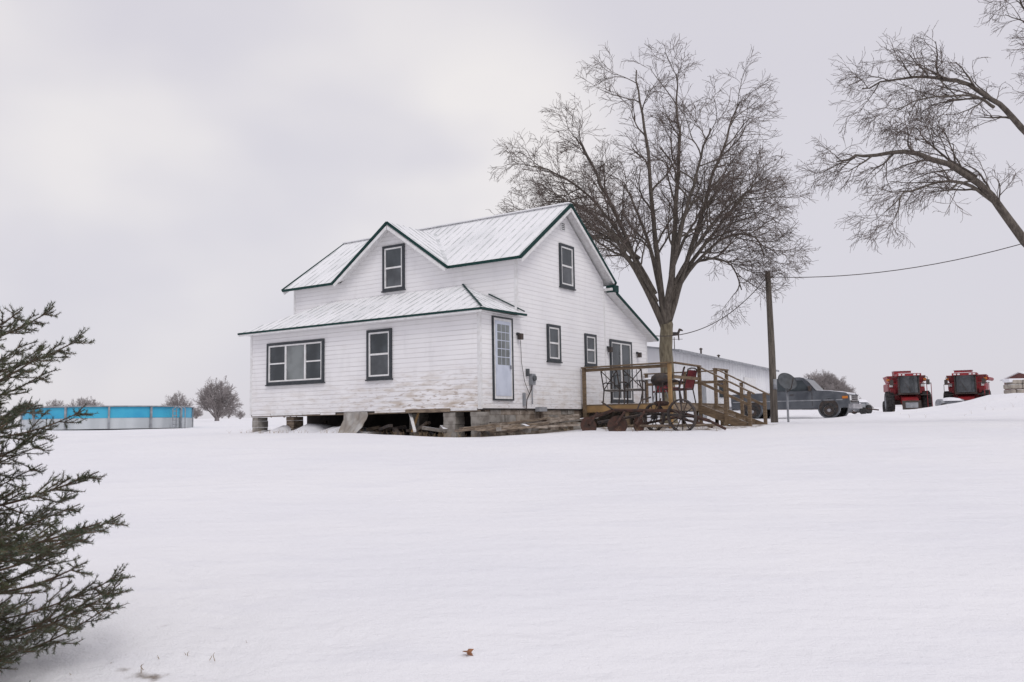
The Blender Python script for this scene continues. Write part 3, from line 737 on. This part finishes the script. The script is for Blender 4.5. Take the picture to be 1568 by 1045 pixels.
# ------------------------------------------------------------------ bare trees
class Tree:
    def __init__(s,seed): s.r=random.Random(seed); s.V=[];s.F=[];s.Mi=[];s.n=0
    def tube(s,path,rad,sides,mi=0):
        P=np.array(path,float); n=len(P)
        T=np.gradient(P,axis=0); T/=np.linalg.norm(T,axis=1)[:,None]+1e-9
        ref=np.array([.23,.91,.33]) if abs(T[0]@np.array([.23,.91,.33]))<.9 else np.array([.9,.1,.3])
        A=np.cross(T,ref); A/=np.linalg.norm(A,axis=1)[:,None]+1e-9; B=np.cross(T,A)
        th=np.arange(sides)*2*math.pi/sides
        ring=P[:,None,:]+np.array(rad)[:,None,None]*(np.cos(th)[None,:,None]*A[:,None,:]+np.sin(th)[None,:,None]*B[:,None,:])
        s.V.append(ring.reshape(-1,3))
        i=np.arange(n-1)[:,None]*sides; k=np.arange(sides)[None,:]; k2=(k+1)%sides
        f=np.stack([i+k,i+k2,i+sides+k2,i+sides+k],-1).reshape(-1,4)+s.n
        s.F.append(f); s.Mi.append(np.full(len(f),mi)); s.n+=n*sides
    def grow(s,p,d,L,r0,level,P):
        r=s.r; n=[0,0,8,6,4,3][level] if level<6 else 3
        step=L/n; path=[p]; q=p.copy(); dd=d.copy(); w_=P['wob'][level]; up=P['up'][level]
        for i in range(n):
            dd=dd+np.array([r.gauss(0,w_),r.gauss(0,w_),r.gauss(0,w_)+up]); dd/=np.linalg.norm(dd)
            q=q+dd*step; path.append(q.copy())
        r1=max(r0*.35,P['rmin']); rad=np.linspace(r0,r1,len(path))
        s.tube(path,rad,[0,0,6,4,3,3][level],1 if level>=3 else 0)
        s.kids(np.array(path),rad,L,level,P)
    def kids(s,path,rad,L,level,P,start=.2):
        r=s.r
        if level>=P['max']: return
        k=P['n'][level]; k=int(round(k*r.uniform(.8,1.2)))
        n=len(path)-1
        for j in range(k):
            f=start+(1-start)*((j+r.uniform(.1,.9))/k)
            x=f*n; i=min(int(x),n-1); t=x-i
            p=path[i]*(1-t)+path[i+1]*t; T=path[i+1]-path[i]; T/=np.linalg.norm(T)
            v=np.array([r.gauss(0,1) for _ in range(3)]); v-=v@T*T; v/=np.linalg.norm(v)
            if 'cen' in P:
                o=p-P['cen']; o[2]*=.3; o/=np.linalg.norm(o)+1e-6; v=v+o*.5; v-=v@T*T; v/=np.linalg.norm(v)+1e-6
            a=r.uniform(*P['ang'][level]); d=T*math.cos(a)+v*math.sin(a)
            rr=rad[i]*(1-t)+rad[i+1]*t
            Lc=P['len'][level+1]*r.uniform(.6,1.15)*(1.2-.6*f)
            s.grow(p,d,Lc,max(min(rr*.62,P['r'][level+1]),P['rmin']),level+1,P)
    def limb(s,pts,r0,r1,P,sides=9,L=None,mi=0,start=.2,lvl=1,nn=18):
        Q=[np.array(p,float) for p in pts]; Q=[2*Q[0]-Q[1]]+Q+[2*Q[-1]-Q[-2]]
        path=[]
        m=max(2,nn//(len(Q)-3))
        for i in range(1,len(Q)-2):
            for j in range(m):
                t=j/m; a,b,c,d=Q[i-1:i+3]
                path.append(.5*((2*b)+(-a+c)*t+(2*a-5*b+4*c-d)*t*t+(-a+3*b-3*c+d)*t**3))
        path.append(Q[-2]); path=np.array(path)
        ln=np.linalg.norm(np.diff(path,axis=0),axis=1).sum()
        wv=np.cumsum([[s.r.gauss(0,.055) for _ in range(3)] for _ in path],axis=0)*min(1,ln/8)
        path=path+wv*np.linspace(0,1,len(path))[:,None]
        rad=r0+(r1-r0)*np.linspace(0,1,len(path))**.7
        s.tube(path,rad,sides,mi)
        s.kids(path,rad,ln,lvl,P,start); return path
    def build(s,name,mats,parent=None):
        return npmesh(name,np.concatenate(s.V),np.concatenate(s.F),mats,parent,True,4,np.concatenate(s.Mi))
def bez(p0,d0,p1,d1,n=6):
    p0,d0,p1,d1=[np.array(a,float) for a in (p0,d0,p1,d1)]
    return [(1-t)**3*p0+3*(1-t)**2*t*(p0+d0)+3*(1-t)*t*t*(p1-d1)+t**3*p1 for t in np.linspace(0,1,n)]
bx_,by_=5.92,33.0
e=empty('bare_maple_tree',(bx_,by_,zgf(bx_,by_)-.2)); t=Tree(3)
P=dict(cen=np.array([0,0,7.]),wob=[0,0,.14,.18,.2,.2],up=[0,0,.03,.0,-.03,-.05],max=5,n=[0,10,6,4.4,3.0,0],len=[0,0,2.45,1.35,.75,.42],ang=[0,(.45,.95),(.45,1.0),(.4,1.0),(.4,.9)],r=[0,0,.045,.018,.009,.0068],rmin=.006)
PT=dict(P); PT['n']=[0,0,0,0,0,0]; PT['max']=1
t.limb([(.0,0,0),(.03,0,.6),(-.02,0,2.5),(-.05,0,3.7),(0,.02,4.3)],.30,.23,PT,14,mi=2)
t.limb([(0,0,-.1),(.02,0,.25),(.0,0,.6)],.44,.29,PT,14,mi=2)
lim=[((-.05,0,3.9),(-1.0,0,2.3),(-4.0,-.8,8.9),(-1.9,0,.3),.14),
     ((-.05,0,3.9),(-.9,.2,2.6),(-3.3,.6,11.6),(-1.2,0,1.2),.15),
     ((.0,0,4.0),(-.35,0,3.0),(-1.2,-.6,13.6),(-.5,0,2.0),.155),
     ((.05,0,4.0),(.5,0,3.0),(.9,.5,14.0),(.1,0,2.0),.17),
     ((.05,0,3.9),(1.0,0,2.6),(2.9,-.3,12.4),(.7,0,1.4),.14),
     ((.15,0,5.0),(1.1,0,1.9),(3.9,.5,10.0),(.8,0,.8),.11),
     ((.12,0,4.7),(1.1,0,2.2),(3.8,-.8,6.7),(.4,0,-1.8),.09),
     ((-.35,0,5.2),(-.9,0,2.0),(-4.8,.6,10.4),(-1.8,0,.3),.10),
     ((0,0,4.2),(0,1.2,2.6),(-.8,4.0,10.8),(0,1.4,1.0),.13),
     ((0,0,4.4),(.2,-1.2,2.4),(1.2,-3.8,10.4),(0,-1.4,.8),.13),
     ((-.4,0,5.0),(-.8,.6,1.6),(-3.2,2.6,7.9),(-1,1,-.6),.08),
     ((.4,0,5.6),(.8,-.6,1.6),(2.9,-2.4,8.4),(.8,-.8,-.3),.08),
     ((-.3,0,4.9),(-.9,-.5,1.6),(-3.0,-2.4,7.0),(-1,-.6,-.9),.08),
     ((.3,.2,6.0),(.8,.8,1.8),(2.9,2.8,9.6),(.8,.8,.2),.08),
     ((.5,.1,5.8),(1.0,.3,1.2),(3.4,1.6,5.6),(.3,.3,-1.6),.065),
     ((-.9,0,6.6),(-1.1,.2,1.0),(-5.2,-.2,8.0),(-1.6,0,-.4),.065)]
for p0,d0,p1,d1,rr in lim:
    t.limb(bez(p0,d0,p1,d1,7),rr,.024,P,8,start=.26)
t.build('trunk_and_branches',[M_bark,M_twig,M_trunk],e)
e=empty('bare_elm_tree',(17.6,24.0,0)); t=Tree(11)
P2=dict(P); P2['cen']=np.array([0,0,6.]); P2['n']=[0,10,5.5,4,2.6,0]; P2['len']=[0,0,1.55,.95,.6,.33]; P2['up']=[0,0,.0,-.03,-.05,-.05]; P2['r']=[0,0,.035,.014,.0072,.0055]; P2['rmin']=.0048
g0=zgf(17.6,24)-.2
t.limb([(0,0,g0),(0,0,1.2),(-.1,0,2.4),(.1,0,4.5),(.3,0,7),(.3,0,10),(.1,0,13)],.48,.12,P2,14,mi=2,start=.55)
R2=[([(-.1,0,2.3),(-1.6,0,3.4),(-3.1,0,4.95),(-4.3,0,6.75),(-6.0,0,7.75),(-7.4,0,7.95),(-8.4,.1,7.8)],.22,.018,.38),
    ([(-3.7,0,5.9),(-4.6,0,6.5),(-5.5,-.2,6.5),(-6.6,-.4,6.1),(-7.2,-.5,5.6)],.065,.014,.1),
    ([(.1,0,4.6),(-1.3,.3,6.6),(-2.8,.3,8.2),(-3.7,.3,9.0),(-5.0,.4,9.7),(-6.3,.5,9.9),(-7.4,.5,9.6)],.15,.016,.35),
    ([(.2,0,6.0),(-1.2,-.2,8.5),(-2.4,-.2,10.8),(-3.0,-.2,12.0)],.12,.02,.3),
    ([(-4.3,0,6.75),(-5.0,.5,7.6),(-5.6,.9,8.6)],.05,.015,.1),
    ([(-3.5,.3,8.9),(-4.2,.0,9.1),(-5.6,-.3,9.0),(-6.8,-.6,8.6)],.05,.014,.1),
    ([(.2,0,5.4),(1.8,.4,7.8),(4.0,.5,10)],.16,.03,.3),([(.1,0,4.8),(.6,2,7),(1.0,4,9.5)],.14,.03,.3),([(.1,0,5),(.4,-2,7.2),(.5,-4,9.0)],.14,.03,.3)]
for pts,a,b,st in R2: t.limb(pts,a,b,P2,8,start=st,nn=24)
t.build('trunk_and_branches',[M_bark,M_twig,M_trunk],e)
def bush(seed,h,w_):
    t=Tree(seed)
    P3=dict(cen=np.array([0,0,h*.4]),wob=[0,0,.08,.12,.15,.2],up=[0,0,.05,.02,0,0],max=4,n=[0,8,5,3.5,0],len=[0,0,h*.32,h*.19,h*.11,0],ang=[0,(.3,.7),(.3,.8),(.3,.9)],r=[0,0,.045,.028,.022,.022],rmin=.017)
    P4=dict(P3);P4['max']=1
    t.limb([(0,0,-.4),(0,0,h*.1),(.02,0,h*.22)],.05*h,.035*h,P4,6)
    for i in range(14):
        a=i*2.4; q=.15+.85*(i/14)**.6; x,y=math.cos(a)*w_*q,math.sin(a)*w_*q
        t.limb(bez((0,0,h*.10),(x*.4,y*.4,h*.12),(x,y,h*(.9-.5*q*q)),(x*.3,y*.3,h*.12),4),.020*h,.025,P3,4,nn=8,start=.3)
    return t.build('distant_tree',[M_far,M_far])
DT=empty('distant_tree_line')
tm=[bush(21,5.6,2.6),bush(22,6.0,2.8),bush(23,5.0,2.8)]
for o in tm: o.parent=DT
def put(k,x,y,s):
    o=bpy.data.objects.new('distant_tree',tm[k].data); scene.collection.objects.link(o); o.parent=DT
    o.location=(x,y,zgf(x,y)-.2); o.scale=(s*R(.9,1.1),s*R(.9,1.1),s); o.rotation_euler=(0,0,R(0,6))
tm[0].location=(-41,120,zgf(-41,120)-.2); tm[0].scale=(1.0,)*3; tm[0].rotation_euler=(0,0,1)
tm[1].location=(-66,170,zgf(-66,170)); tm[1].scale=(.85,)*3
tm[2].location=(-98,196,zgf(-98,196)); 
put(0,-41.6,121,.95); put(1,-67.5,172,.7); put(0,-93,190,.9); put(2,-106,200,1.0);put(1,-79,186,.5);put(2,-60,190,.4);put(2,-76,190,.45)
for i in range(12): put(random.randrange(3),R(-140,-60),R(240,330),R(.4,.8))
for i in range(26):
    y=R(190,215); f=i/26; x=y*(.335+.062*f); s=1.3*math.sin(math.pi*(.15+.8*f))**.6*(1.15-.3*f)
    put(random.randrange(3),x,y,s)
for i in range(8): put(random.randrange(3),R(60,120),R(260,330),R(.4,.7))
c=MB(); vs=[];n=40
for i in range(n+1):
    f=i/n; x=68+26*f; h=(4.6*math.sin(math.pi*min(1,.12+.9*f))**.7+R(-.25,.25))
    vs+=[(x,222,0),(x,226,max(2.4,3.0+h)),(x,240,0)]
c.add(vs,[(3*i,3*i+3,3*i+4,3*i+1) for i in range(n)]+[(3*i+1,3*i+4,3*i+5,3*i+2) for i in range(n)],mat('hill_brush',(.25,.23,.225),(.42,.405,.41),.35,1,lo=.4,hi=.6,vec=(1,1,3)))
c.obj('wooded_hill')
# ------------------------------------------------------------------ spruce
def needle_mat():
    m,t,b=nt('spruce_needles'); b.inputs['Roughness'].default_value=.6
    n1=noise(t,3,3); n2=noise(t,40,3)
    col=mixc(t,ramp(t,n1,.35,.65),(.040,.060,.030),(.10,.112,.052))
    col=mixc(t,M2(t,'MULTIPLY',ramp(t,n2,.48,.7),.55),col,(.18,.20,.14))
    g=t.nodes.new('ShaderNodeNewGeometry'); sp=t.nodes.new('ShaderNodeSeparateXYZ'); t.links.new(g.outputs['Normal'],sp.inputs[0])
    f=M2(t,'MULTIPLY',ramp(t,M2(t,'ABSOLUTE',sp.outputs[2]),.3,1.0),ramp(t,noise(t,10,3),.48,.64))
    col=mixc(t,M2(t,'MULTIPLY',f,.75),col,(.72,.73,.77))
    t.links.new(col,b.inputs['Base Color']); return m
M_need=needle_mat()
M_sbark=mat('spruce_twig_bark',(.15,.10,.065),(.09,.062,.045),12,.9)
def twigset(segs,seed,dens=430,nl=.026,nw=.0042):
    rg=np.random.default_rng(seed); V=[]
    for a,b in segs:
        a=np.array(a);b=np.array(b);L=np.linalg.norm(b-a)
        if L<1e-4: continue
        T=(b-a)/L; ref=np.array([0,0,1.]) if abs(T[2])<.9 else np.array([1.,0,0]); A=np.cross(T,ref);A/=np.linalg.norm(A);B=np.cross(A,T)
        n=max(3,int(L*dens)); u=rg.uniform(0,1,n); th=rg.uniform(0,2*math.pi,n)
        radial=np.cos(th)[:,None]*A+np.sin(th)[:,None]*B
        d=radial*.85+T*.55+np.array([0,0,.22]); d/=np.linalg.norm(d,axis=1)[:,None]
        ln=nl*rg.uniform(.7,1.2,n)[:,None]
        base=a+u[:,None]*(b-a); side=np.cross(d,T+rg.normal(0,.3,(n,3))); side/=np.linalg.norm(side,axis=1)[:,None]+1e-9
        V.append(np.stack([base-side*nw/2,base+side*nw/2,base+d*ln],1).reshape(-1,3))
    V=np.concatenate(V); return V,np.arange(len(V)).reshape(-1,3)
def spruce_branch(seed):
    r=random.Random(seed); segs=[];wood=[]
    Lb=1.7
    def ax(f): return np.array([Lb*f, .07*math.sin(f*5+seed), -.16*math.sin(f*2.6)+.20*f**2.5])
    n=17; P_=[ax(i/n) for i in range(n+1)]
    wood.append((P_,.016,.004))
    for i in range(n):
        if i/n>.3: segs.append((P_[i],P_[i+1]))
    f=.2
    while f<.99:
        for sg in (-1,1,0):
            if sg==0 and r.random()<.6: continue
            p=ax(min(1,f+r.uniform(-.015,.015))) ; L=(.38*(1-f)**.8+.12)*r.uniform(.6,1.15)
            if r.random()<.08: continue
            a=sg*r.uniform(.6,1.05); el=r.uniform(-.35,.4) if sg else r.uniform(.4,1.0)
            d=np.array([math.cos(a)*math.cos(el),math.sin(a)*math.cos(el)+(r.uniform(-.3,.3) if sg==0 else 0),math.sin(el)]); d/=np.linalg.norm(d)
            m=4; q=p.copy(); Q=[p]
            for j in range(m):
                d=d+np.array([.06,0,r.uniform(-.03,.08)]);d/=np.linalg.norm(d); q=q+d*L/m; Q.append(q.copy())
            for j in range(m): segs.append((Q[j],Q[j+1]))
            wood.append((Q,.006,.003))
            g=.25
            while g<.97 and L>.11:
                for s2 in (-1,1):
                    if r.random()<.2: continue
                    x=g*m; j=min(int(x),m-1); pp=Q[j]+(Q[j+1]-Q[j])*(x-j); T=Q[j+1]-Q[j];T=T/np.linalg.norm(T)
                    sd=np.cross(T,[0,0,1.]); a2=r.uniform(.6,1.05); l2=(L*.28*(1-g)+.065)*r.uniform(.7,1.15)
                    dd=T*math.cos(a2)+sd*s2*math.sin(a2)+np.array([0,0,r.uniform(-.35,.45)]); dd/=np.linalg.norm(dd)
                    e1=pp+dd*l2*.5; e2=e1+(dd+np.array([0,0,.12]))*l2*.5
                    segs.append((pp,e1)); segs.append((e1,e2)); wood.append(([pp,e1,e2],.003,.002))
                g+=.062/max(L,.2)
        f+=.068
    V,F=twigset(segs,seed)
    tt=Tree(seed)
    for Q,a,b in wood: tt.tube(Q,np.linspace(a,b,len(Q)),4)
    me=npmesh('branch_needles',V,F,[M_need],None,False,3)
    wo=npmesh('branch_wood',np.concatenate(tt.V),np.concatenate(tt.F),[M_sbark],None,True)
    return me,wo
SX,SY=-3.62,4.75; SZ=zgf(SX,SY)
SP=empty('spruce_tree',(SX,SY,SZ-.05)); c=MB(); c.tube([(0,0,-.1),(.02,0,1.3),(0,.02,1.9),(0,0,2.3)],[.10,.075,.045,.01],M_bark,10); c.obj('trunk',SP,True)
tpl=[spruce_branch(s) for s in (101,102,103,104)]
used=[False]*4
def Rz(zabs): return float(np.interp(zabs,[-1.4,-1.1,-.85,-.55,-.2,.1,.45,.70,.9,1.1,1.4],[1.30,1.36,1.48,1.56,1.24,1.18,1.22,1.12,.80,.5,.12]))
zz=-1.34; gi=0; cnt=0
while zz<.98:
    nb=8 if zz<.7 else 6
    for i in range(nb):
        ang=gi*2.399+R(-.15,.15); gi+=1
        elv=R(-.08,.15)+max(0,(zz-.5))*.4
        tipz=zz+1.3*math.sin(elv)+.06
        reach=Rz(tipz)*R(.78,1.03); L=reach/math.cos(elv); k=gi%4; s=L/1.78
        base=zz-SZ
        roll=R(-.5,.5)
        for q in (0,1):
            src=tpl[k][q]
            if not used[k]: o=src
            else:
                o=bpy.data.objects.new(src.name.split('.')[0],src.data); scene.collection.objects.link(o)
            o.parent=SP; o.location=(0,0,base); o.rotation_euler=(roll,-elv,ang); o.scale=(s,max(s,.78),max(s,.8))
        used[k]=True; cnt+=1
    zz+=.15
print('spruce branches',cnt,len(tpl[0][0].data.polygons))
# ------------------------------------------------------------------ weeds, leaf
c=MB()
def weed(x,y,h,n=4):
    z=zgf(x,y)-.03
    for i in range(n):
        a=R(0,6.28); l=R(.5,1)*h
        c.tube([(x+R(-.03,.03),y+R(-.03,.03),z),(x+math.cos(a)*l*.2,y+math.sin(a)*l*.2,z+l*.7),(x+math.cos(a)*l*.5,y+math.sin(a)*l*.5,z+l)],[.0025,.002,.001],M_weed,3)
for i in range(110):
    lx,ly=R(-8.8,.8),R(-1.1,-.2) 
    wx,wy=to_world(lx,ly); weed(wx,wy,R(.1,.22),3)
for i in range(60):
    wx,wy=to_world(R(.3,5.0),R(2.6,5.0)); weed(wx,wy,R(.1,.3),3)
for i in range(12): weed(-2.1+random.gauss(0,.3),5.3+random.gauss(0,.35),R(.03,.06),2)
weed(.25,8.7,.07,1)
for i in range(70):
    x=R(16,34);y=R(38,52); weed(x,y,R(.1,.3),3)
c.obj('dead_grass')
lx_,ly_=-.29,5.22
c=MB(); vs=[(0,0,.012)]
for i in range(12):
    t=2*math.pi*i/12; rr=.032*(1.25 if i%2 else .65); vs.append((rr*math.cos(t),rr*.8*math.sin(t),.004+.015*math.sin(t*2)))
c.add(vs,[(0,i+1,(i+1)%12+1) for i in range(12)],M_leaf); c.tube([(0,0,.008),(-.03,-.03,.02)],.002,M_leaf,4)
o=c.obj('fallen_leaf'); o.location=(lx_,ly_,zgf(lx_,ly_)+.022); o.rotation_euler=(.3,.1,0)
# ------------------------------------------------------------------ world & sun
sun_dir=Vector((.25,-.62,.72)).normalized()
el=math.asin(sun_dir.z); az=math.atan2(sun_dir.x,sun_dir.y)
wd=bpy.data.worlds.new("World"); scene.world=wd; wd.use_nodes=True; t=wd.node_tree
bg=t.nodes['Background']
sky=t.nodes.new('ShaderNodeTexSky'); sky.sky_type='NISHITA'; sky.sun_disc=False; sky.sun_elevation=el; sky.sun_rotation=az
tc=t.nodes.new('ShaderNodeTexCoord')
def wnoise(sc,det,vec,ro=.5):
    mp=t.nodes.new('ShaderNodeMapping'); mp.inputs['Scale'].default_value=vec; t.links.new(tc.outputs['Generated'],mp.inputs[0])
    n=t.nodes.new('ShaderNodeTexNoise'); n.inputs['Scale'].default_value=sc; n.inputs['Detail'].default_value=det; n.inputs['Roughness'].default_value=ro; t.links.new(mp.outputs[0],n.inputs['Vector']); return n.outputs[0]
n1=wnoise(1.8,3,(1,1,2.0),.4); n2=wnoise(5,3,(1,1,1.6),.35)
base=mixc(t,ramp(t,n1,.2,.8),(6.95,6.72,7.35),(7.25,7.05,7.6))
def blob(d,c0,c1,amp):
    d=Vector(d).normalized(); vm=t.nodes.new('ShaderNodeVectorMath'); vm.operation='DOT_PRODUCT'; t.links.new(tc.outputs['Generated'],vm.inputs[0]); vm.inputs[1].default_value=d
    return M2(t,'MULTIPLY',M2(t,'MULTIPLY',ramp(t,vm.outputs['Value'],c0,c1),amp),ramp(t,n2,.25,.70))
bl=M2(t,'ADD',blob((-.60,1,.30),.94,1.0,.9),M2(t,'ADD',blob((-.10,1,.34),.965,1.0,.8),blob((.02,1,.30),.985,1.0,.45)),True)
base=mixc(t,bl,base,(8.9,8.55,8.5))
col=mixc(t,.94,sky.outputs[0],base)
t.links.new(col,bg.inputs['Color']); bg.inputs['Strength'].default_value=.1
sl=bpy.data.lights.new('sun','SUN'); sl.energy=.95; sl.angle=math.radians(25); sl.color=(1,.97,.93)
so=bpy.data.objects.new('sun',sl); scene.collection.objects.link(so); so.rotation_euler=(-sun_dir).to_track_quat('-Z','Y').to_euler(); so.location=(5,-5,20)
# ------------------------------------------------------------------ camera
cam=bpy.data.cameras.new('camera'); co=bpy.data.objects.new('camera',cam); scene.collection.objects.link(co)
cam.lens=30.3; cam.sensor_width=36; cam.clip_start=.05; cam.clip_end=5000
co.matrix_world=Matrix.Rotation(math.radians(90+5.43),4,'X')@Matrix.Rotation(math.radians(-.95),4,'Z')
scene.camera=co
